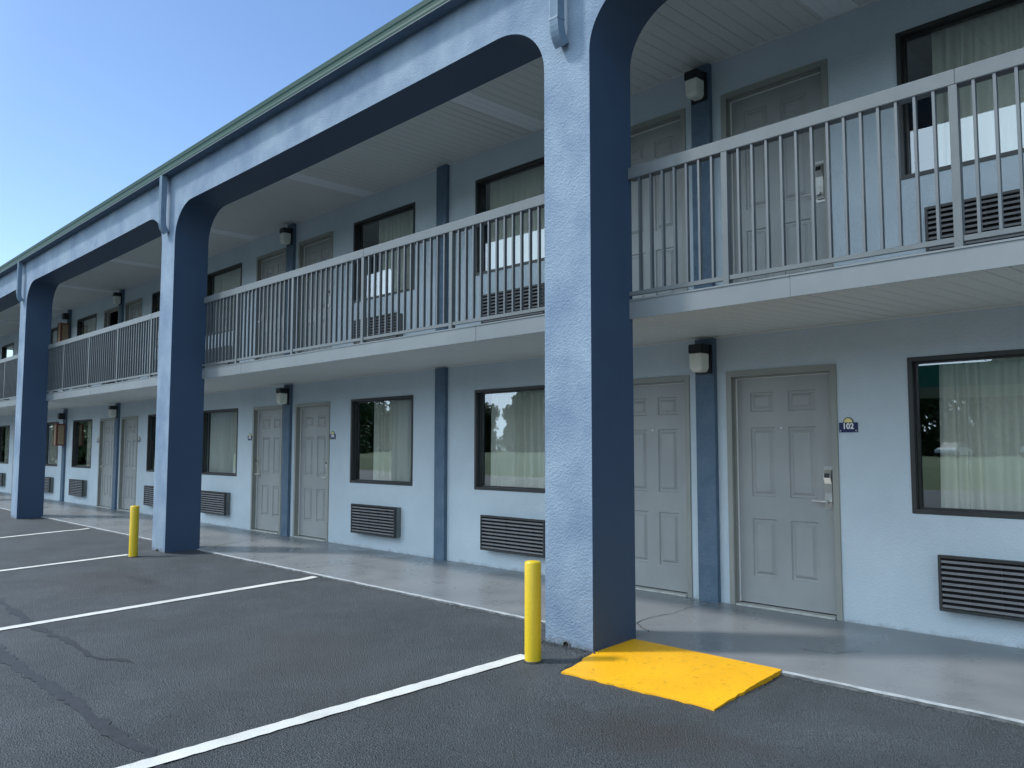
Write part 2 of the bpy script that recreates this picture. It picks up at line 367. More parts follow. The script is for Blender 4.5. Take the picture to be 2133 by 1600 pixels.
c2 = [(-7,-2.75),(-5,-2.80),(-3.444,-2.835),(-2.984,-2.86),(-2.719,-2.863),(-2.142,-2.849),(-1.63,-2.828),(-1.287,-2.852),(-.901,-2.851),(-.573,-2.82),(-.25,-2.848),(.6,-2.86)]
strip('tar_seam', c2, [.08,.08,.08,.10,.07,.08,.10,.075,.09,.06,.05,.04], M_['tar'], .003, .008, .019, kind='structure')

# walkway slab with a slightly ragged front edge, its bevel painted paler as if catching sky
g = MB(); x = XL; e = []
while x <= XR: e.append((x, F - .002 + random.uniform(-.003, .003), random.uniform(-.004, .0))); x += .11
for a, b in zip(e, e[1:]):
    g.quad([(a[0], a[1]+.014, 0), (b[0], b[1]+.014, 0), (b[0], D+.05, 0), (a[0], D+.05, 0)], M_['walk'])
    g.quad([(a[0], a[1], -.008+a[2]), (b[0], b[1], -.008+b[2]), (b[0], b[1]+.014, 0), (a[0], a[1]+.014, 0)], M_['edge'])
    g.quad([(a[0], a[1]-.004, -.3), (b[0], b[1]-.004, -.3), (b[0], b[1], -.008+b[2]), (a[0], a[1], -.008+a[2])], M_['kerbface'])
g.build('walkway', None, kind='structure')
def crk(pts, wd, m='crack'): strip('pavement_crack', pts, wd, M_[m], .0015, .008, .002, zf=lambda x, y: 0., kind='structure')
crk([(-.06, .72), (-.34, .92), (-.40, 1.2), (-.36, 1.45), (-.42, 1.75), (-.40, 2.1)], [.006, .010, .008, .006, .005, .003])
crk([(-7.7, .75), (-8.0, 1.2), (-8.15, 1.7), (-8.2, 2.1)], [.008, .010, .007, .004])
crk([(-4.9, .46), (-4.86, 1.3), (-4.9, 2.18)], [.004, .004, .004])
crk([(.95, 1.06), (1.2, 1.10), (1.3, 1.3)], [.003, .005, .003])

# ------------------------------------------------------------------ the motel building
B = empty('motel_building', (0, 0, 0), label='long two-storey pale blue stucco motel with arched columns and an upper gallery', cat='motel')

for k in range(-1, 5):
    x1 = -k*P; x0 = x1-W
    c = MB()
    n = 12
    c.quad([(x0,0,-.3),(x1,0,-.3),(x1,0,4.30),(x0,0,4.30)], M_['front'])
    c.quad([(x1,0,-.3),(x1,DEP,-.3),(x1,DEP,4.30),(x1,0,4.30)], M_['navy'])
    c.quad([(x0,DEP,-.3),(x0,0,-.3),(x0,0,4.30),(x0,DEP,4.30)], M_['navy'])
    c.quad([(x1,DEP,-.3),(x0,DEP,-.3),(x0,DEP,4.30),(x1,DEP,4.30)], M_['front'])
    c.build('column', None, B)
    # drain mouth at the foot of the column
    if k in (0, 1):
        d = MB(); xx = x1-.245
        for a in range(16):
            t0, t1 = 2*math.pi*a/16, 2*math.pi*(a+1)/16
            p = lambda t, r, y: (xx+r*math.cos(t), y, -.012+r*math.sin(t))
            d.quad([p(t0,.034,-.012), p(t1,.034,-.012), p(t1,.028,-.012), p(t0,.028,-.012)][::-1], M_['acbox'])
            d.quad([p(t0,.034,0), p(t1,.034,0), p(t1,.034,-.012), p(t0,.034,-.012)], M_['acbox'])
        d.quad([p(2*math.pi*a/16,.028,-.004) for a in range(16)][::-1], M_['acdark'])
        d.build('drain_outlet', None, B)
# arched beam
def arch(x0, x1, n=16):      # opening between jambs x0<x1, returns list (x, z)
    a, b, top = .53, .45, 4.75
    L = [(x0 + a*(1-math.cos(math.pi/2*i/n)), top-b+b*math.sin(math.pi/2*i/n)) for i in range(n+1)]
    m = 14; L += [(x0+a+(x1-x0-2*a)*i/m, top - .012*math.sin(math.pi*i/m)) for i in range(1, m)]
    L += [(x1 - (x-x0), z) for x, z in L[:n+1][::-1]]
    return L
BT = 5.30
g = MB()
for k in range(-1, 4):
    x0, x1 = -(k+1)*P, -k*P-W
    A = arch(x0, x1)
    for (xa, za), (xb, zb) in zip(A, A[1:]):
        g.quad([(xa,0,za),(xb,0,zb),(xb,0,BT),(xa,0,BT)], M_['front'])
        g.quad([(xb,DEP,zb),(xa,DEP,za),(xa,DEP,BT),(xb,DEP,BT)], M_['front'])
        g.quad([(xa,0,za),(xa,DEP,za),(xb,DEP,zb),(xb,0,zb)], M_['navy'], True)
for k in range(-1, 5):
    x1 = -k*P; x0 = x1-W
    g.quad([(x0,0,4.30),(x1,0,4.30),(x1,0,BT),(x0,0,BT)], M_['front'])
    g.quad([(x1,DEP,4.30),(x0,DEP,4.30),(x0,DEP,BT),(x1,DEP,BT)], M_['front'])
g.quad([(P,0,4.3),(XR,0,4.3),(XR,0,BT),(P,0,BT)], M_['front'])
g.build('arched_beam', None, B)

# gutter: k-profile, top lip
GB, GT = 5.2177, 5.3677
prof = [(-.122, GB), (-.128, GB+.004), (-.130, GB+.03), (-.124, GB+.055), (-.124, GB+.085), (-.130, GB+.10), (-.130, GT), (-.118, GT), (-.118, GT-.012), (-.10, GT-.03), (0, GT-.03)]
g = MB()
for (ya, za), (yb, zb) in zip(prof, prof[1:]): g.quad([(XL,ya,za),(XR,ya,za),(XR,yb,zb),(XL,yb,zb)][::-1])
g.build('gutter', M_['gutter'], B)
g = MB(); g.box(XL, XR, -.121, -.001, GB+.001, GB+.012, M_['pil'])  # slate underside: the shadow below the gutter is put into its colour
g.build('gutter_underside_shade', None, B)
g = MB(); g.box(XL, XR, -.1335, -.1225, GB-.004, GB+.0015)
g.build('gutter_drip_edge', M_['fascia'], B)
# roof
g = MB(); z0 = GT-.05
g.quad([(XL-.2,-.09,z0),(XR+.2,-.09,z0),(XR+.2,5.2,z0+.75),(XL-.2,5.2,z0+.75)])
g.quad([(XL-.2,5.2,z0+.75),(XR+.2,5.2,z0+.75),(XR+.2,10.5,z0),(XL-.2,10.5,z0)])
g.quad([(XL-.2,-.09,z0-.02),(XL-.2,10.5,z0-.02),(XR+.2,10.5,z0-.02),(XR+.2,-.09,z0-.02)])
for xx in (XL-.2, XR+.2): g.quad([(xx,-.09,z0-.02),(xx,10.5,z0-.02),(xx,10.5,z0),(xx,5.2,z0+.75),(xx,-.09,z0)])
g.build('roof', M_['roof'], B)

# downspouts: short pipe from gutter that kicks back into the column
def spout(cx):
    g = MB(); hw = .043
    # centre path in (y, z), outward thickness .075
    path = [(-.092, GB-.001), (-.092, 4.58), (-.090, 4.54), (-.084, 4.505), (-.074, 4.475), (-.060, 4.45), (-.044, 4.43), (-.030, 4.412)]
    th = .038
    rings = []
    for i, (y, z) in enumerate(path):
        a = path[max(i-1,0)]; b = path[min(i+1,len(path)-1)]; dy, dz = b[0]-a[0], b[1]-a[1]; l = math.hypot(dy, dz)
        ny, nz = dz/l, -dy/l           # outward normal (towards -y)
        if ny > 0: ny, nz = -ny, -nz
        ring = []
        nf = 7
        for k in range(nf*2+1):        # ribbed front face
            t = -1 + 2*k/(nf*2); o = th + (.0 if k % 2 else .0035)*(1 if 0 < k < nf*2 else 0)
            ring.append((cx+hw*t, y+ny*o, z+nz*o))
        ring += [(cx+hw, y-ny*th, z-nz*th), (cx-hw, y-ny*th, z-nz*th)]
        rings.append(ring)
    for ra, rb in zip(rings, rings[1:]):
        n = len(ra)
        for k in range(n): g.quad([ra[k], rb[k], rb[(k+1) % n], ra[(k+1) % n]])
    g.quad(rings[-1][::-1])
    o = g.build('downspout', M_['spout'], B)
    s = MB(); s.box(cx-hw-.003, cx+hw+.003, -.134, -.051, 4.585, 4.60); s.build('joint_band', M_['spout'], o)
    return o
for k in range(-1, 5): spout(-k*P-W/2-.01)

# soffits: grooved vinyl panels with plain cover strips
def soffit(name, y0, z0, y1, z1, strips, vis=True):
    g = MB(); pitch = .127; x = XL; gr = .010; dz = .009
    sl = []
    while x < XR:
        inside = [s for s in strips if s[0]-1e-6 <= x < s[1]]
        if inside: x = inside[0][1]; continue
        nxt = min([x+pitch] + [s[0] for s in strips if x < s[0] < x+pitch] + [XR])
        sl.append((x, nxt)); x = nxt
        if x >= XR-1e-6: break
    zz = lambda y: z0+(z1-z0)*(y-y0)/(y1-y0)
    for a, b in sl:
        if b-a < .02:
            g.quad([(a,y0,z0),(a,y1,z1),(b,y1,z1),(b,y0,z0)], M_['soffit']); continue
        g.quad([(a,y0,z0),(a,y1,z1),(b-gr,y1,z1),(b-gr,y0,z0)], M_['soffit'])
        g.quad([(b-gr,y0,z0),(b-gr,y1,z1),(b-gr*.5,y1,z1+dz),(b-gr*.5,y0,z0+dz)], M_['soffit'])
        g.quad([(b-gr*.5,y0,z0+dz),(b-gr*.5,y1,z1+dz),(b,y1,z1),(b,y0,z0)], M_['soffit'])
    o = g.build(name, None, B)
    for a, b in strips:
        s = MB(); s.quad([(a,y0,z0-.006),(a,y1,z1-.006),(b,y1,z1-.006),(b,y0,z0-.006)])
        s.quad([(a,y0,z0-.006),(a,y0,z0+.02),(a,y1,z1+.02),(a,y1,z1-.006)]); s.quad([(b,y0,z0-.006),(b,y1,z1-.006),(b,y1,z1+.02),(b,y0,z0+.02)])
        # shallow centre seams
        for q in (.33, .66):
            m_ = a+(b-a)*q; s.box(m_-.004, m_+.004, y0, y1-.02, min(z0, z1)-.0085, min(z0, z1)-.0062)
        s.build('cover_strip', M_['soffit_plain'], o)
    return o
ST = [(-2.73+3.5*i-.0, -2.44+3.5*i) for i in range(-8, 4)]
soffit('upper_soffit', DEP, H3, D, H3, ST)
soffit('lower_soffit', F+.012, H2B+.004, D, H1, [])
g = MB()
g.box(XL, XR, D-.020, D-.001, H3-.012, H3-.001); g.box(XL, XR, D-.020, D-.001, H1-.013, H1-.002)
g.build('soffit_trim', M_['trim'], B)

# gallery slab, fascia
g = MB()
g.quad([(XL,F+.01,H2T-.01),(XR,F+.01,H2T-.01),(XR,D,FL2-.035),(XL,D,FL2-.035)])
g.build('gallery_floor', M_['walk'], B)
seams = [10.6, 6.0, 1.297, -1.75, -3.423, -6.392, -9.4, -12.4, -14.3, -17.4, -20.4, -23.4, -26.4]
g = MB(); b_ = [XR]+seams+[XL]
for i, (a, c) in enumerate(zip(b_, b_[1:])):
    o = .0015 if i % 2 else 0
    g.box(c+.002, a-.001, F+o, F+.011, H2B, H2T-.012)
    g.quad([(c+.002,F+o-.006,H2T),(a-.001,F+o-.006,H2T),(a-.001,F+.05,H2T),(c+.002,F+.05,H2T)])
    g.box(c+.002, a-.001, F+o-.006, F+.011, H2T-.012, H2T-.0005, None, 't')
g.box(XL, XR, F+.0112, F+.02, H2B+.006, H2T-.013)
g.build('gallery_fascia', M_['fascia'], B)

# back wall with openings, both floors
def wall(name, z0, z1, ops, y, th):
    X = sorted({XL, XR} | {o[0] for o in ops} | {o[1] for o in ops}); Z = sorted({z0, z1} | {o[2] for o in ops} | {o[3] for o in ops})
    g = MB()
    for a, b in zip(X, X[1:]):
        for c, d in zip(Z, Z[1:]):
            if any(o[0] <= (a+b)/2 <= o[1] and o[2] <= (c+d)/2 <= o[3] for o in ops): continue
            g.quad([(a,y,c),(b,y,c),(b,y,d),(a,y,d)])
    for x0, x1, a, b in ops:
        g.quad([(x0,y,a),(x0,y+th,a),(x0,y+th,b),(x0,y,b)][::-1]); g.quad([(x1,y,a),(x1,y+th,a),(x1,y+th,b),(x1,y,b)])
        g.quad([(x0,y,b),(x1,y,b),(x1,y+th,b),(x0,y+th,b)]); g.quad([(x0,y,a),(x0,y+th,a),(x1,y+th,a),(x1,y,a)])
    return g.build(name, M_['wall'], B)
units = []
for j in range(-1, 4):
    for s in (1, -1):
        if j == -1 and s == 1: continue
        units.append((j, s))
def rng(c, s, a, b): return (c+a, c+b) if s > 0 else (c-b, c-a)
for fl in (0, 1):
    z = fl*FL2; ops = []
    for j, s in units:
        c = PC(j)
        a, b = rng(c, s, DX0+.03, DX1-.03); ops.append((a, b, z-.02 if not fl else z, z+ZD-.03))
        a, b = rng(c, s, WX0+.015, WX1-.015); ops.append((a, b, z+ZW0+.015, z+ZW1-.015))
    if fl == 0: wall('ground_floor_wall', -.02, H1, [(a, b, max(q, -.02), r) for a, b, q, r in ops], D, .13)
    else: wall('upper_floor_wall', FL2-.12, H3, ops, D, .13)
# building shell behind: rooms, end walls
g = MB()
for fl in (0, 1):
    z0, z1 = fl*FL2-.01, fl*FL2+2.42
    g.quad([(XL,D+4.2,z0),(XR,D+4.2,z0),(XR,D+4.2,z1),(XL,D+4.2,z1)])
    g.quad([(XL,D+.13,z1),(XR,D+.13,z1),(XR,D+4.2,z1),(XL,D+4.2,z1)]); g.quad([(XL,D+.13,z0+.003),(XL,D+4.2,z0+.003),(XR,D+4.2,z0+.003),(XR,D+.13,z0+.003)])
    for i in range(-4, 10):
        xx = C0-U*i
        if XL < xx < XR: g.quad([(xx,D+.13,z0),(xx,D+4.2,z0),(xx,D+4.2,z1),(xx,D+.13,z1)])
g.build('room_interior', M_['room'], B)
g = MB()
for xx in (XL, XR): g.quad([(xx,D,-.3),(xx,10,-.3),(xx,10,GT-.06),(xx,D,GT-.06)])
g.quad([(XL,10,-.3),(XR,10,-.3),(XR,10,GT-.06),(XL,10,GT-.06)])
g.build('end_wall', M_['wall'], B)

# pilasters (each floor)
PT = .05
for fl in (0, 1):
    zb, zt = (0, H1-.014) if fl == 0 else (FL2-.05, H3-.013)
    for i in range(-3, 8):
        xc = C0 - U*i
        if not XL+.3 < xc < XR-.3: continue
        g = MB(); g.box(xc-.101, xc+.101, D-PT, D+.004, zb-.01, zt, None, 'k')
        g.build('pilaster', M_['pil'], B)

# ---- door prototypes
def panel_rings(g, x0, x1, z0, z1, y):
    seq = [(0, 0), (.008, .012), (.026, .013), (.042, .002), (.046, .002), (.050, -.003)]
    prev = None
    for ins, dy in seq:
        r = [(x0+ins, y+dy, z0+ins), (x1-ins, y+dy, z0+ins), (x1-ins, y+dy, z1-ins), (x0+ins, y+dy, z1-ins)]
        if prev:
            for k in range(4): g.quad([prev[k], prev[(k+1) % 4], r[(k+1) % 4], r[k]])
        prev = r
    g.quad(prev)
DOORS = {}
def mirx(obj_me):
    pass
def make_door(s):
    """door unit in local coordinates: origin at pilaster centre, floor level, wall plane y=0; s=+1 right unit, -1 mirrored"""
    root = empty('door', (0,0,0))
    fx = lambda x: x*s
    def bx(mb, x0, x1, *a): mb.box(min(fx(x0), fx(x1)), max(fx(x0), fx(x1)), *a)
    SY = .075                                  # slab front face depth
    X0, X1 = DX0+.055, DX1-.055; z0, z1 = .028, 2.032
    g = MB()
    wX = X1-X0
    # panel layout measured from hinge side (X0)
    px = [(X0+.140, X0+.375), (X0+.505, X0+.755)]
    pz = [(.262, .77), (.965, 1.58), (1.72, 1.895)]
    xs_ = sorted([X0, X1] + [v for p in px for v in p]); zs_ = sorted([z0, z1] + [v for p in pz for v in p])
    for a, b in zip(xs_, xs_[1:]):
        for c, d in zip(zs_, zs_[1:]):
            A, Bb = sorted((fx(a), fx(b)))
            if (a, b) in px and (c, d) in pz: panel_rings(g, A, Bb, c, d, SY)
            else: g.quad([(A,SY,c),(Bb,SY,c),(Bb,SY,d),(A,SY,d)])
    A, Bb = sorted((fx(X0), fx(X1)))
    g.box(A, Bb, SY, SY+.045, z0, z1, None, 'f')
    g.build('door_slab', M_['door'], root)
    # frame with stepped jamb
    f = MB()
    a0, a1 = sorted((fx(DX0), fx(DX1)))
    zt = ZD
    for (xa, xb) in ((DX0, DX0+.052), (DX1-.052, DX1)): bx(f, xa, xb, -.012, .11, 0, zt)
    bx(f, DX0+.052, DX1-.052, -.012, .11, zt-.052, zt)
    for (xa, xb) in ((DX0+.052, DX0+.062), (DX1-.062, DX1-.052)): bx(f, xa, xb, .028, .11, 0, zt-.052)
    bx(f, DX0+.062, DX1-.062, .028, .072, zt-.064, zt-.052)
    f.build('door_frame', M_['frame'], root, bevel=.003)
    w_ = MB(); bx(w_, DX0+.0625, DX0+.068, .055, .072, .03, zt-.064); bx(w_, DX1-.068, DX1-.0625, .055, .072, .03, zt-.064) if s < 0 else None
    bx(w_, DX0+.068, DX1-.068, .055, .072, zt-.070, zt-.0645)
    w_.build('weatherstrip', M_['slit'], root)
    t = MB(); bx(t, DX0+.062, DX1-.062, -.02, .09, .001, .018); t.build('threshold', M_['thresh'], root, bevel=.004)
    pc = MB(); cx = fx(X0+.44); pc.tube([(cx, SY-.006, 1.573), (cx, SY+.002, 1.573)], .009, 12); pc.build('peephole', M_['chrome'], root)
    # card lock on the side away from the pilaster
    lx = X1-.062
    l = MB(); cx = fx(lx)
    l.box(cx-.048, cx+.048, SY-.008, SY+.001, .885, 1.245)
    pl = [(-.030, 1.215), (-.050, 1.185), (-.058, 1.15), (-.034, 1.10), (-.030, 1.02), (-.034, .95), (-.026, .91)]
    prevp = None
    for (dy, zz) in pl:
        r = [(cx-.034, SY-.008, zz), (cx-.030, SY+dy, zz), (cx+.030, SY+dy, zz), (cx+.034, SY-.008, zz)]
        if prevp:
            for k in range(3): l.quad([prevp[k], r[k], r[k+1], prevp[k+1]][::-1] if False else [r[k], r[k+1], prevp[k+1], prevp[k]], None, k == 1)
        else: l.quad(r[::-1])
        prevp = r
    l.quad(prevp)
    lo = l.build('card_lock', M_['chrome'], root)
    rd = MB(); rd.quad([(cx-.024, SY-.0615, 1.150), (cx+.024, SY-.0615, 1.150), (cx+.024, SY-.0535, 1.186), (cx-.024, SY-.0535, 1.186)]); rd.build('card_reader', M_['blackp'], lo)
    h = MB(); h.tube([(cx, SY-.02, .952), (cx, SY-.075, .952)], .016, 14); h.build('handle_hub', M_['chrome'], lo)
    h = MB(); h.tube([(cx, SY-.066, .952), (cx-s*.05, SY-.070, .953), (cx-s*.12, SY-.066, .956), (cx-s*.128, SY-.064, .957)], [.011, .009, .008, .009], 10); h.build('lever_handle', M_['chrome'], lo)
    return root
def make_window(s):
    root = empty('window', (0,0,0))
    a, b = sorted((WX0*s, WX1*s))
    f = MB(); f.ring(a, b, ZW0, ZW1, .034, -.008, .10); f.ring(a+.034, b-.034, ZW0+.034, ZW1-.034, .016, .045, .085)
    f.build('window_frame', M_['bronze'], root, bevel=.002)
    p = MB(); p.quad([(a+.045,.065,ZW0+.045),(b-.045,.065,ZW0+.045),(b-.045,.065,ZW1-.045),(a+.045,.065,ZW1-.045)]); p.build('pane', M_['glass'], root)
    return root
proto = {}
for s in (1, -1): proto['d', s] = make_door(s); proto['w', s] = make_window(s)
first = set()
def place(kind, s, loc):
    o = proto[kind, s]
    if (kind, s) in first:
        c = copy_tree(o)
    else: c = o; first.add((kind, s))
    c.parent = B; c.location = loc
    return c
for j, s in sorted(units, key=lambda u: abs(u[0])):
    for fl in (0, 1):
        loc = (PC(j), D, fl*FL2)
        if (fl, j, s) == (1, 2, -1): opened = loc; continue
        place('d', s, loc)
        place('w', s, loc)
# the one door that stands open: same parts, slab swung into the room
place('w', -1, opened)
od = place('d', -1, opened); od['label'] = 'door standing open onto a dark room'
for ch in list(od.children):
    nm = ch.name.split('.')[0]
    if nm in ('door_slab', 'card_lock', 'peephole'):
        hx = -(DX0+.055)
        ang = R(-82)
        ch.matrix_local = Matrix.Translation((hx, .12, 0)) @ Matrix.Rotation(ang, 4, 'Z') @ Matrix.Translation((-hx, -.075, 0))

# ------------------------------------------------------------------ railings (one per bay)
posts = [11.1, 9.63, 8.16, 6.72, 5.25, 3.78, 2.304, .833, -.647, -2.11, -3.587, -5.079, -6.546, -8.04, -9.55, -11.054, -12.559, -14.086, -15.6, -17.15, -18.696, -20.2, -21.7, -23.2, -24.7, -26.2, -27.7, -29.2, -30.7]
bm_ = MB(); bm_.box(-.0095, .0095, 0, .019, H2T+.060, HRB+.003); BAL = None
bayname = {-1: 'right of the nearest column', 0: 'between the nearest and the second column', 1: 'between the second and the third column', 2: 'left of the third column', 3: 'beyond the fourth column'}
baseb = None; basep = None
for k in range(-1, 4):
    xa, xb = -(k+1)*P, -k*P-W
    rl = empty('balcony_railing', ((xa+xb)/2, F, H2T), label='grey metal balcony railing ' + bayname[k], cat='railing', group='gallery railings between the columns')
    off = Vector((-(xa+xb)/2, -F, -H2T))
    def bb(name, *a, bevel=0, m='rail'):
        q = MB(); q.box(*a); q.v = [tuple(Vector(v)+off) for v in q.v]; return q.build(name, M_[m], rl, bevel=bevel)
    hr = bb('handrail', xa+.001, xb-.001, F-.006, F+.075, HRB, HR, bevel=.004)
    ps = [p for p in posts if xa+.03 < p < xb-.03]
    # seams on the handrail
    for p in ps:
        if round((p-2.319)/2.95) == (p-2.304)/2.95 or p in (2.304, -3.587, -9.55): bb('rail_seam', p+.012, p+.0145, F-.0075, F+.06, HRB+.002, HR+.001, m='bronze')
    bb('bottom_rail', xa+.001, xb-.001, F+.002, F+.028, H2T+.030, H2T+.060)
    for p in ps:
        q = MB(); q.box(-.0225, .0225, -.004, .041, -.001, HRB-H2T+.001)
        if basep is None: basep = q.build('post', M_['rail'], rl); o = basep
        else: o = basep.copy(); COL.objects.link(o); o.parent = rl
        o.location = (p+off.x, 0, 0)
    edges = [xb] + ps + [xa]
    for a, b in zip(edges, edges[1:]):        # going left
        xsb = []
        if a in posts: x = a-.1045; 
        else: x = b+.1045*int((a-b-.03)/.1045)
        while x > b+.045: xsb.append(x); x -= .1045
        if a not in posts: xsb = [b+.1045*i for i in range(1, 40) if b+.1045*i < a-.02]
        else:
            n = int(round((a-b)/.1045)); 
            if b in posts: xsb = [a-(a-b)*i/14 for i in range(1, 14)]
        for x in xsb:
            if baseb is None:
                q = MB(); q.box(-.008, .008, .001, .029, .0595, HRB-H2T+.001); baseb = q.build('baluster', M_['balu'], rl); o = baseb
            else: o = baseb.copy(); COL.objects.link(o); o.parent = rl
            o.location = (x+off.x, 0, 0)

# ------------------------------------------------------------------ per-unit fittings
where = {(0,1): 'right of door 102', (0,-1): 'just left of the nearest column', (1,1): 'right of door 104', (1,-1): 'just right of the second column',
         (2,1): 'just left of the second column', (2,-1): 'right of the far wooden cabinet', (3,1): 'just right of the third column', (3,-1): 'left of the third column', (-1,-1): 'beyond the right edge of the view'}
def ac_proto():
    r = empty('air_conditioner'); wd = AX1-AX0; h = ZA1-ZA0
    g = MB(); g.box(-wd/2+.012, wd/2-.012, -AP+.03, .002, .008, h-.008, None, ''); g.build('sleeve', M_['acbox'], r, bevel=.003)
    g = MB(); g.ring(-wd/2, wd/2, 0, h, .022, -AP-.002, -AP+.034); g.build('grille_frame', M_['bronze'], r, bevel=.003)
    g = MB(); n = 9; ih = h-.044
    for i in range(n):
        zc = .022+ih*(i+.5)/n
        # slats: slanted blades
        y0, y1 = -AP+.001, -AP+.026; t = .0045
        za, zb = zc-.013, zc+.005
        x0, x1 = -wd/2+.022, wd/2-.022
        g.quad([(x0,y0,za),(x1,y0,za),(x1,y0+.004,zb),(x0,y0+.004,zb)], M_['slat'])
        g.quad([(x0,y0+.004,zb),(x1,y0+.004,zb),(x1,y1,zb+.006),(x0,y1,zb+.006)], M_['acdark'])  # blade tops near-black: shade between the louvres is put into their colour
        g.quad([(x0,y0,za),(x0,y1,za+.004),(x1,y1,za+.004),(x1,y0,za)], M_['slat'])
    for i in range(1, 5):
        x = -wd/2+wd*i/5; g.box(x-.003, x+.003, -AP+.006, -AP+.026, .022, h-.022, M_['acdark'])
    g.build('louvre_grille', None, r)
    g = MB(); g.quad([(-wd/2+.02,-AP+.0285,.02),(wd/2-.02,-AP+.0285,.02),(wd/2-.02,-AP+.0285,h-.02),(-wd/2+.02,-AP+.0285,h-.02)]); g.build('coil_backing', M_['acdark'], r)
    return r
acp = ac_proto(); used = False
def curtain(a, b, z0, z1, y, seed):
    rn = random.Random(seed); n = int((b-a)*90); g = MB(); ph = rn.uniform(0, 6); x = a; wv = rn.uniform(.95, 1.1)
    rows = 5; off0 = rn.uniform(0, 10)
    def yy(x, t):
        q = x*2*math.pi/.115*wv
        q += 1.6*math.sin(x*7+ph) + 1.1*math.sin(x*17+ph*2)
        am = .026+.014*math.sin(x*9+ph*3)
        return y + am*math.sin(q+.35*t*math.sin(x*5+ph)) + .012*math.sin(x*31+ph)*t
    for r_ in range(rows):
        t = r_/(rows-1); z = z1+(z0-z1)*t
        for i in range(n+1):
            x = a+(b-a)*i/n; sh = .03*t*math.sin(off0)*(1-(x-a)/(b-a)) + .012*t*math.sin(x*11+ph)
            g.v.append((x+sh, yy(x, t), z))
    for r_ in range(rows-1):
        for i in range(n):
            a_ = r_*(n+1)+i; g.f.append((a_, a_+n+1, a_+n+2, a_+1)); g.mi.append(0); g.sm.append(True)
    return g
cover = {(0,0,1): (.10, 1.0), (0,0,-1): (.06, .78), (0,1,1): (.24, .86), (0,1,-1): (0, 1), (0,2,1): (.3, 1), (0,2,-1): (.42, 1), (0,3,1): (0, .8), (0,3,-1): (.2, 1), (0,-1,-1): (.1, 1),
         (1,0,1): (.13, 1), (1,0,-1): (.05, 1), (1,1,1): (.27, 1), (1,1,-1): (.0, 1), (1,2,1): (0, 1), (1,2,-1): (0, 1), (1,3,1): (0, 1), (1,3,-1): (0, 1), (1,-1,-1): (0, .9)}
for j, s in units:
    for fl in (0, 1):
        c = PC(j); z = fl*FL2; fn = ('ground-floor', 'upper-floor')[fl]
        if used: o = copy_tree(acp)
        else: o = acp; used = True
        a, b = rng(c, s, AX0, AX1); o.location = ((a+b)/2, D, z+ZA0)
        tag(o, f'louvred air conditioner under the {fn} window {where[j, s]}', 'air conditioner', 'wall air conditioners under the windows')
        a, b = rng(c, s, WX0+.03, WX1-.03); q0, q1 = cover[fl, j, s]
        x0, x1 = a+(b-a)*q0, a+(b-a)*q1
        g = curtain(x0, x1, z+ZW0-.06, z+ZW1+.02, D+.165, j*7+s*3+fl*50)
        zz = z+ZW0; cx = (x0+x1)/2
        g.v = [(v[0]-cx, v[1]-D-.165, v[2]-zz) for v in g.v]
        cu = g.build('curtain', M_['curtain'], None, (cx, D+.165, zz))
        tag(cu, f'beige curtain in the {fn} window {where[j, s]}', 'curtain', 'window curtains')

# wall lamps
def lamp_proto():
    r = empty('wall_lamp')
    g = MB(); g.box(-.085, .085, -.02, .0005, -.015, .255); g.build('back_plate', M_['blackp'], r, bevel=.003)
    g = MB(); g.box(-.072, .072, -.155, -.0202, .172, .255); g.build('lamp_cap', M_['blackp'], r, bevel=.006)
    g = MB(); i = 0
    z = [.171, .035, 0]; ins = [0, .003, .022]
    prev = None
    for zz, q in zip(z, ins):
        rr = [(-.066+q, -.0205, zz), (-.066+q, -.150+q, zz), (.066-q, -.150+q, zz), (.066-q, -.0205, zz)]
        if prev:
            for k in range(4): g.quad([prev[k], rr[k], rr[(k+1) % 4], prev[(k+1) % 4]])
        else: g.quad(rr)
        prev = rr
    g.quad(prev[::-1]); g.build('lens', M_['lens'], r, bevel=.006)
    return r
lp = lamp_proto(); used = False
lw = {0: 'beside door 102', 1: 'between the middle bay doors', 2: 'between doors left of the second column', 3: 'beyond the third column'}
for j in range(0, 4):
    for fl in (0, 1):
        if used: o = copy_tree(lp)
        else: o = lp; used = True
        o.location = (PC(j)-.0, D-PT-.0005, fl*(FL2-.008) + 2.095)
        tag(o, f"white lantern with black cap on {('ground-floor', 'upper-floor')[fl]} pilaster {lw[j]}", 'wall lamp', 'wall lanterns on the door pilasters')

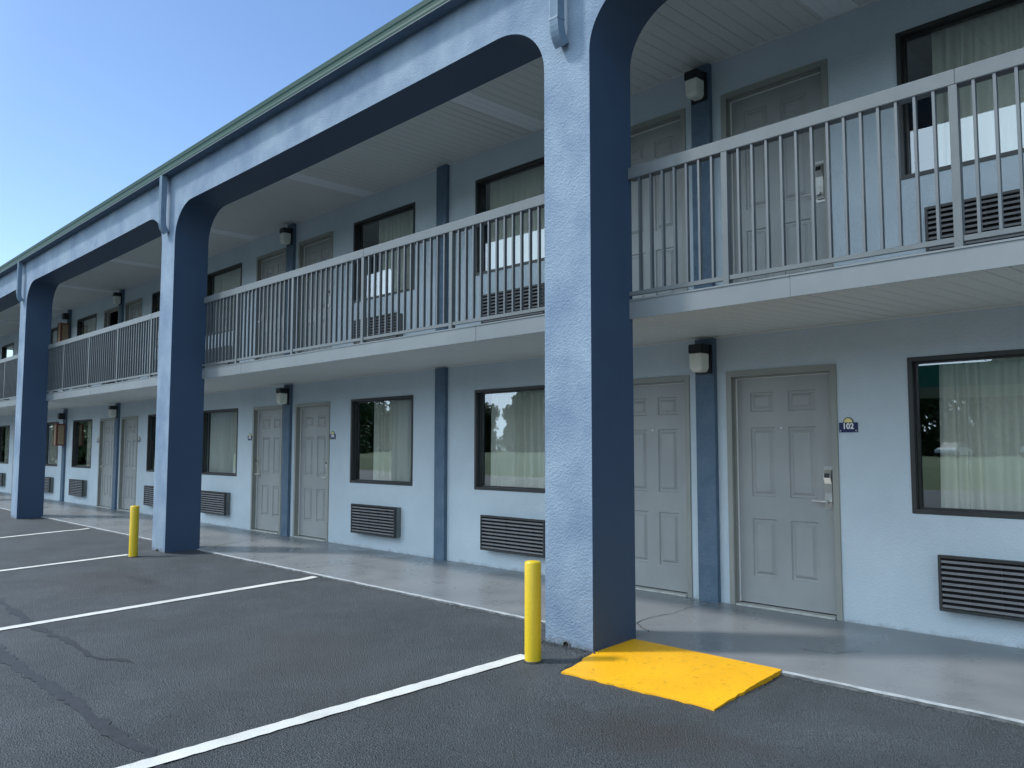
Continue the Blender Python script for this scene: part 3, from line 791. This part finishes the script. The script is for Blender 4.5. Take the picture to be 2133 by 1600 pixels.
# room number signs
def text_mesh(s, size):
    cu = bpy.data.curves.new('t', 'FONT'); cu.body = s; cu.size = size; cu.extrude = .0006; cu.offset = size*.03; cu.align_x = 'CENTER'; cu.align_y = 'CENTER'
    o = bpy.data.objects.new('t', cu); COL.objects.link(o)
    bpy.context.view_layer.update()
    me = bpy.data.meshes.new_from_object(o.evaluated_get(bpy.context.evaluated_depsgraph_get()))
    bpy.data.objects.remove(o); bpy.data.curves.remove(cu)
    me.transform(Matrix.Rotation(math.pi/2, 4, 'X')); me.materials.clear(); me.materials.append(M_['white'])
    return me
for num, (j, s) in {102: (0,1), 103: (0,-1), 104: (1,1), 105: (1,-1), 106: (2,1), 107: (2,-1), 108: (3,1)}.items():
    if num == 103: continue          # stands behind the nearest column, never seen
    cx = PC(j)+s*(DX1+.089)
    tr = {102: 'right of the nearest column', 104: 'right of the middle bay doors', 105: 'left of the middle bay doors', 106: 'right of the far bay doors', 107: 'left of the far bay doors', 108: 'beyond the third column'}[num]
    r = empty('room_number_sign', (cx, D-.001, 1.524), label=f'navy room number plate {num} with yellow half sun, {tr}' if num < 106 else f'tiny navy room number plate with half sun {tr}', cat='sign', group='room number signs')
    g = MB(); g.box(-.078, .078, -.008, 0, 0, .080); g.build('plate', M_['navyplate'], r, bevel=.002)
    me = text_mesh(str(num), .064); o = bpy.data.objects.new('room_number', me); COL.objects.link(o); o.parent = r; o.location = (0, -.0092, .048)
    def half(r0, y, n=18): return [(r0*math.cos(math.pi*i/n), y, .0802+r0*math.sin(math.pi*i/n)) for i in range(n+1)]
    g = MB(); g.quad(half(.043, -.006)[::-1]); 
    A_ = half(.043, -.006); Bq = half(.043, 0)
    for i in range(18): g.quad([A_[i], A_[i+1], Bq[i+1], Bq[i]])
    g.build('emblem_rim', M_['sunout'], r)
    g = MB(); g.quad(half(.034, -.0075)[::-1]); g.build('sun_emblem', M_['sunin'], r)
    for q in (-.064, .064):
        g = MB(); g.tube([(q, -.0085, .013), (q, -.0105, .013)], .006, 10); g.build('screw', M_['chrome'], r)

# wooden extinguisher cabinets on the far window pilaster
for fl, (zb, zt) in enumerate(((1.45, 2.02), (4.09, 4.66))):
    cx = C0-U*5
    r = empty('extinguisher_cabinet', (cx, D-PT, zb), label=f"reddish wooden cabinet with tan panel on a {('ground-floor', 'upper-floor')[fl]} pilaster, far bay", cat='cabinet', group='wooden wall cabinets')
    h = zt-zb
    g = MB(); g.box(-.13, .13, -.19, -.001, 0, h); g.build('cabinet_box', M_['cabframe'], r, bevel=.004)
    g = MB(); g.ring(-.14, .14, -.01, h+.01, .035, -.215, -.1905); g.build('cabinet_door_frame', M_['cabframe'], r, bevel=.003)
    g = MB(); g.box(-.104, .104, -.205, -.1905, .026, h-.026); g.build('cabinet_panel', M_['cabpanel'], r)
    g = MB()
    g.box(.131, .136, -.17, -.03, .04, h-.04); g.build('side_panel', M_['cabpanel'], r)
    g = MB(); g.box(-.085, .085, -.14, -.001, 0, .16)
    g.build('emergency_light', M_['blackp'], None, (cx, D-PT, zt+.12), bevel=.008, label=f"small black box light above the {('ground-floor', 'upper-floor')[fl]} wooden cabinet", cat='light', group='black box lights above the cabinets')

# ------------------------------------------------------------------ bollards
def bollard(x, y, label):
    z = gz(x, y)-.04; top = .62
    r = empty('bollard', (x, y, z), label=label, cat='bollard', group='yellow bollards before the columns')
    g = MB(); n = 28; rr = .0575; h = top-z
    pr = [(rr+.002, 0), (rr, .03), (rr, h-.012), (rr-.004, h-.004), (rr-.012, h), (.002, h+.006)]
    for (ra, za), (rb, zb) in zip(pr, pr[1:]):
        for i in range(n):
            t0, t1 = 2*math.pi*i/n, 2*math.pi*(i+1)/n
            g.quad([(ra*math.cos(t0),ra*math.sin(t0),za),(ra*math.cos(t1),ra*math.sin(t1),za),(rb*math.cos(t1),rb*math.sin(t1),zb),(rb*math.cos(t0),rb*math.sin(t0),zb)], None, True)
    o = g.build('steel_post', M_['yellow'], r)
    bm = bmesh.new(); bm.from_mesh(o.data); bmesh.ops.remove_doubles(bm, verts=bm.verts, dist=1e-5); bm.to_mesh(o.data); bm.free()
    e = MB(); sp = []
    for i in range(n):                     # crumbled asphalt collar
        t = 2*math.pi*i/n; q = rr+.012+random.uniform(-.005, .012); sp.append((q*math.cos(t), q*math.sin(t), .040+random.uniform(0, .003)))
    for i in range(n):
        a, b = sp[i], sp[(i+1) % n]; t0, t1 = 2*math.pi*i/n, 2*math.pi*(i+1)/n
        e.quad([((rr)*math.cos(t0), (rr)*math.sin(t0), .048), a, b, ((rr)*math.cos(t1), (rr)*math.sin(t1), .048)])
    e.build('patch_collar', M_['tar'], r)
bollard(-.215, -.375, 'near yellow steel bollard at the foot of the nearest column')
bollard(-7.73, -.36, 'far yellow steel bollard at the foot of the second column')

# ------------------------------------------------------------------ yellow kerb ramp
g = MB()
FLc, FRc, RLc, RRc = (.115, -.455), (1.228, -.405), (.003, .455), (1.165, .455)
nx_, ny_ = 24, 18; rn = random.Random(3); V = {}
for j in range(ny_+1):
    t = j/ny_
    for i in range(nx_+1):
        s_ = i/nx_
        xl = FLc[0]+(RLc[0]-FLc[0])*min(1, t*2.0) if t < .5 else RLc[0]
        xr = FRc[0]+(RRc[0]-FRc[0])*t
        x = xl+(xr-xl)*s_; y = (FLc[1]+(FRc[1]-FLc[1])*s_)*(1-t)+.455*t
        if j in (0,): y += rn.uniform(-.010, .010)
        if i == nx_: x += rn.uniform(-.007, .007)
        if i == 0 and t < .48: x += rn.uniform(-.004, .022)
        zz = (gz(1.0, y)+.005)*(1-t)**1.15 + .0035*1 if t < 1 else .0045
        zz = -.049*(1-t)**1.1 + .0045
        V[i, j] = (x, y, max(zz, gz(x, y)+.006 if j == 0 else zz))
for j in range(ny_):
    for i in range(nx_): g.quad([V[i,j], V[i+1,j], V[i+1,j+1], V[i,j+1]], None, True)
o = g.build('kerb_ramp', M_['rampY'], label='bright yellow painted kerb ramp at the right side of the nearest column', cat='ramp')
bm = bmesh.new(); bm.from_mesh(o.data); bmesh.ops.remove_doubles(bm, verts=bm.verts, dist=1e-5); bm.to_mesh(o.data); bm.free()
g = MB()
for j in range(ny_):
    for i, o_ in ((0, 1), (nx_, -1)):
        a, b = V[i,j], V[i,j+1]; q = [(a[0],a[1],a[2]-.08), (b[0],b[1],b[2]-.08), b, a]; g.quad(q if o_ < 0 else q[::-1])
for i in range(nx_):
    a, b = V[i,0], V[i+1,0]; g.quad([(a[0],a[1],a[2]-.05), (b[0],b[1],b[2]-.05), b, a])
g.build('ramp_edge', M_['rampY'], o)
# crumbs of broken asphalt along kerb and ramp edges
def crumbs(pts, n, spread, size, seed, name='loose_asphalt'):
    rn = random.Random(seed); g = MB()
    for _ in range(n):
        k = rn.randrange(len(pts)-1); t = rn.random(); x = pts[k][0]+(pts[k+1][0]-pts[k][0])*t+rn.gauss(0, spread); y = pts[k][1]+(pts[k+1][1]-pts[k][1])*t+rn.gauss(0, spread)
        if y > F-.01: y = F-.01-abs(rn.gauss(0, .01))
        r = size*rn.uniform(.4, 1.3); z = gz(x, y)
        vs = [Vector((rn.uniform(-1,1), rn.uniform(-1,1), rn.uniform(-.3,.9))).normalized()*r*rn.uniform(.7,1.1) for _ in range(7)]
        i = len(g.v); c = Vector((x, y, z))
        P6 = [Vector((r,0,0)), Vector((0,r,0)), Vector((-r,0,0)), Vector((0,-r,0)), Vector((0,0,r*.8)), Vector((0,0,-r*.5))]
        g.v += [tuple(c+p*rn.uniform(.6, 1.2)) for p in P6]
        for f in ((0,1,4),(1,2,4),(2,3,4),(3,0,4),(1,0,5),(2,1,5),(3,2,5),(0,3,5)): g.f.append(tuple(i+a for a in f)); g.mi.append(0); g.sm.append(False)
    g.build(name, M_['tar'], kind='stuff')
crumbs([(.10,-.44),(.02,-.15),(0,-.02)], 160, .016, .012, 1)
crumbs([(1.245,-.38),(1.185,.43)], 160, .009, .009, 2)
crumbs([(-.47,-.02),(0,-.02)], 200, .022, .010, 3)
crumbs([(XR,F-.01),(1.2,F-.01)], 500, .006, .006, 4)
crumbs([(-.46,F-.01),(-7.5,F-.01)], 500, .006, .006, 5)
crumbs([(-.28,-.44),(-.14,-.44),(-.12,-.3)], 40, .015, .006, 6)

# ------------------------------------------------------------------ across the lot (seen reflected in the windows)
def tree_proto(seed, h):
    rn = random.Random(seed); r = empty('tree')
    g = MB(); g.tube([(0,0,-.1),(.05,.03,h*.2),(-.05,.05,h*.45),(.05,0,h*.7)], [.28,.2,.13,.05], 10)
    for i in range(6):
        a = rn.uniform(0, 6.28); z = h*rn.uniform(.3, .55); l = h*rn.uniform(.2, .3)
        g.tube([(0,0,z),(math.cos(a)*l*.5,math.sin(a)*l*.5,z+l*.5),(math.cos(a)*l,math.sin(a)*l,z+l*.8)], [.09,.05,.02], 6)
    g.build('trunk', M_['bark'], r)
    g = MB(); cl = [(rn.uniform(-.30,.30)*h, rn.uniform(-.30,.30)*h, h*rn.uniform(.12,.92), h*rn.uniform(.12,.22)) for _ in range(28)]
    for cx, cy, cz, cr in cl:
        for _ in range(330):
            d = Vector((rn.gauss(0,1), rn.gauss(0,1), rn.gauss(0,.8))); d = d.normalized()*cr*rn.uniform(.5,1.05)
            p = Vector((cx,cy,cz))+d; q = .24*rn.uniform(.6,1.5); u = Vector((rn.gauss(0,1),rn.gauss(0,1),rn.gauss(0,1))).normalized(); v = u.orthogonal().normalized()
            g.quad([p-u*q, p-v*q*.6, p+u*q, p+v*q*.6])
    g.build('crown', M_['leaf'], r); return r
tp = [tree_proto(11, 8.5), tree_proto(12, 7.2)]; usedt = set()
rn = random.Random(5)
for i in range(70):
    k = i % 2
    if k in usedt: o = copy_tree(tp[k])
    else: o = tp[k]; usedt.add(k)
    o.location = (-215+i*4.0+rn.uniform(-1.2,1.2), -95+rn.uniform(-7,6), .2); o.rotation_euler.z = rn.uniform(0, 6.28); sc = rn.uniform(.9, 1.4); o.scale = (sc, sc, sc)
    tag(o, 'leafy green tree in the row across the parking lot', 'tree', 'trees across the parking lot')
for i in range(15):
    o = copy_tree(tp[i % 2]); o.location = (-112+rn.uniform(-6,6), -62+i*3.9, -.6); o.rotation_euler.z = rn.uniform(0, 6.28); o.scale = (1.15,)*3
    tag(o, 'leafy green tree in the clump far beyond the lot', 'tree', 'trees far beyond the lot')
# green-banded drive-through canopy
r = empty('drive_canopy', (-4, -15, -.3), label='flat drive-through canopy with a green band across the parking lot', cat='canopy')
g = MB(); g.box(-5.5, 5.5, -2.5, 2.5, 3.17, 3.75); g.build('green_band', M_['greenband'], r)
for sx in (-4.8, 4.8):
    for sy in (-1.9, 1.9):
        g = MB(); g.box(sx-.12, sx+.12, sy-.12, sy+.12, 0, 3.169); g.build('canopy_post', M_['concrete'], r)
g = MB()
yy_ = [-27, -30, -34, -42, -112, -120]; zb_ = [-.7, -.2, .45, .62, .62, -.7]
for (ya, za), (yb, zb) in zip(zip(yy_, zb_), zip(yy_[1:], zb_[1:])): g.quad([(-260,yb,zb),(60,yb,zb),(60,ya,za),(-260,ya,za)], None, True)
g.build('grass_bank', M_['grass'], kind='structure')
# two parked white cars
def car_proto():
    r = empty('parked_car')
    sec = [(-2.2,.45,.75),(-2.1,.30,.85),(-1.2,.28,.95),(-.7,.28,1.0),(.9,.28,1.0),(1.7,.28,.92),(2.15,.32,.80),(2.25,.45,.65)]
    g = MB()
    for (xa,la,ha),(xb,lb,hb) in zip(sec, sec[1:]):
        w0 = .88
        g.quad([(xa,-w0,la),(xb,-w0,lb),(xb,-w0,hb-.08),(xa,-w0,ha-.08)], None, True); g.quad([(xa,w0,la),(xa,w0,ha-.08),(xb,w0,hb-.08),(xb,w0,lb)], None, True)
        g.quad([(xa,-w0,ha-.08),(xb,-w0,hb-.08),(xb,-w0+.1,hb),(xa,-w0+.1,ha)], None, True); g.quad([(xa,w0-.1,ha),(xb,w0-.1,hb),(xb,w0,hb-.08),(xa,w0,ha-.08)], None, True)
        g.quad([(xa,-w0+.1,ha),(xb,-w0+.1,hb),(xb,w0-.1,hb),(xa,w0-.1,ha)], None, True)
    for s_ in (sec[0], sec[-1]): g.quad([(s_[0],-.88,s_[1]),(s_[0],.88,s_[1]),(s_[0],.88,s_[2]),(s_[0],-.88,s_[2])])
    g.quad([(-.9,-.62,1.46),(.45,-.62,1.46),(.45,.62,1.46),(-.9,.62,1.46)])
    for a,b in (((-.9,1.46),(-1.55,.97)),((.45,1.46),(1.25,.97))):
        for y in (-1,1): g.tube([(a[0],y*.62,a[1]-.01),(b[0],y*.76,b[1])], .03, 6)
    g.build('body', M_['carwhite'], r)
    g = MB()
    g.quad([(-1.55,-.76,.98),(1.25,-.76,.98),(.45,-.625,1.45),(-.9,-.625,1.45)]); g.quad([(-1.55,.76,.98),(-.9,.625,1.45),(.45,.625,1.45),(1.25,.76,.98)])
    g.quad([(1.25,-.76,.98),(1.25,.76,.98),(.45,.61,1.45),(.45,-.61,1.45)]); g.quad([(-1.55,-.76,.98),(-.9,-.61,1.45),(-.9,.61,1.45),(-1.55,.76,.98)])
    g.build('windows', M_['blackp'], r)
    for x in (-1.35, 1.4):
        for y in (-.80, .80):
            g = MB(); g.tube([(x,y-.1,.32),(x,y+.1,.32)], .32, 20); g.build('wheel', M_['tyre'], r)
    return r
cp = car_proto(); cp.location = (-24.5, -76, .64); cp.rotation_euler.z = 1.6; tag(cp, 'left one of two white cars parked across the lot', 'car', 'white cars parked across the lot')
c2_ = copy_tree(cp); c2_.location = (-17, -75.5, .64); tag(c2_, 'right one of two white cars parked across the lot', 'car', 'white cars parked across the lot')
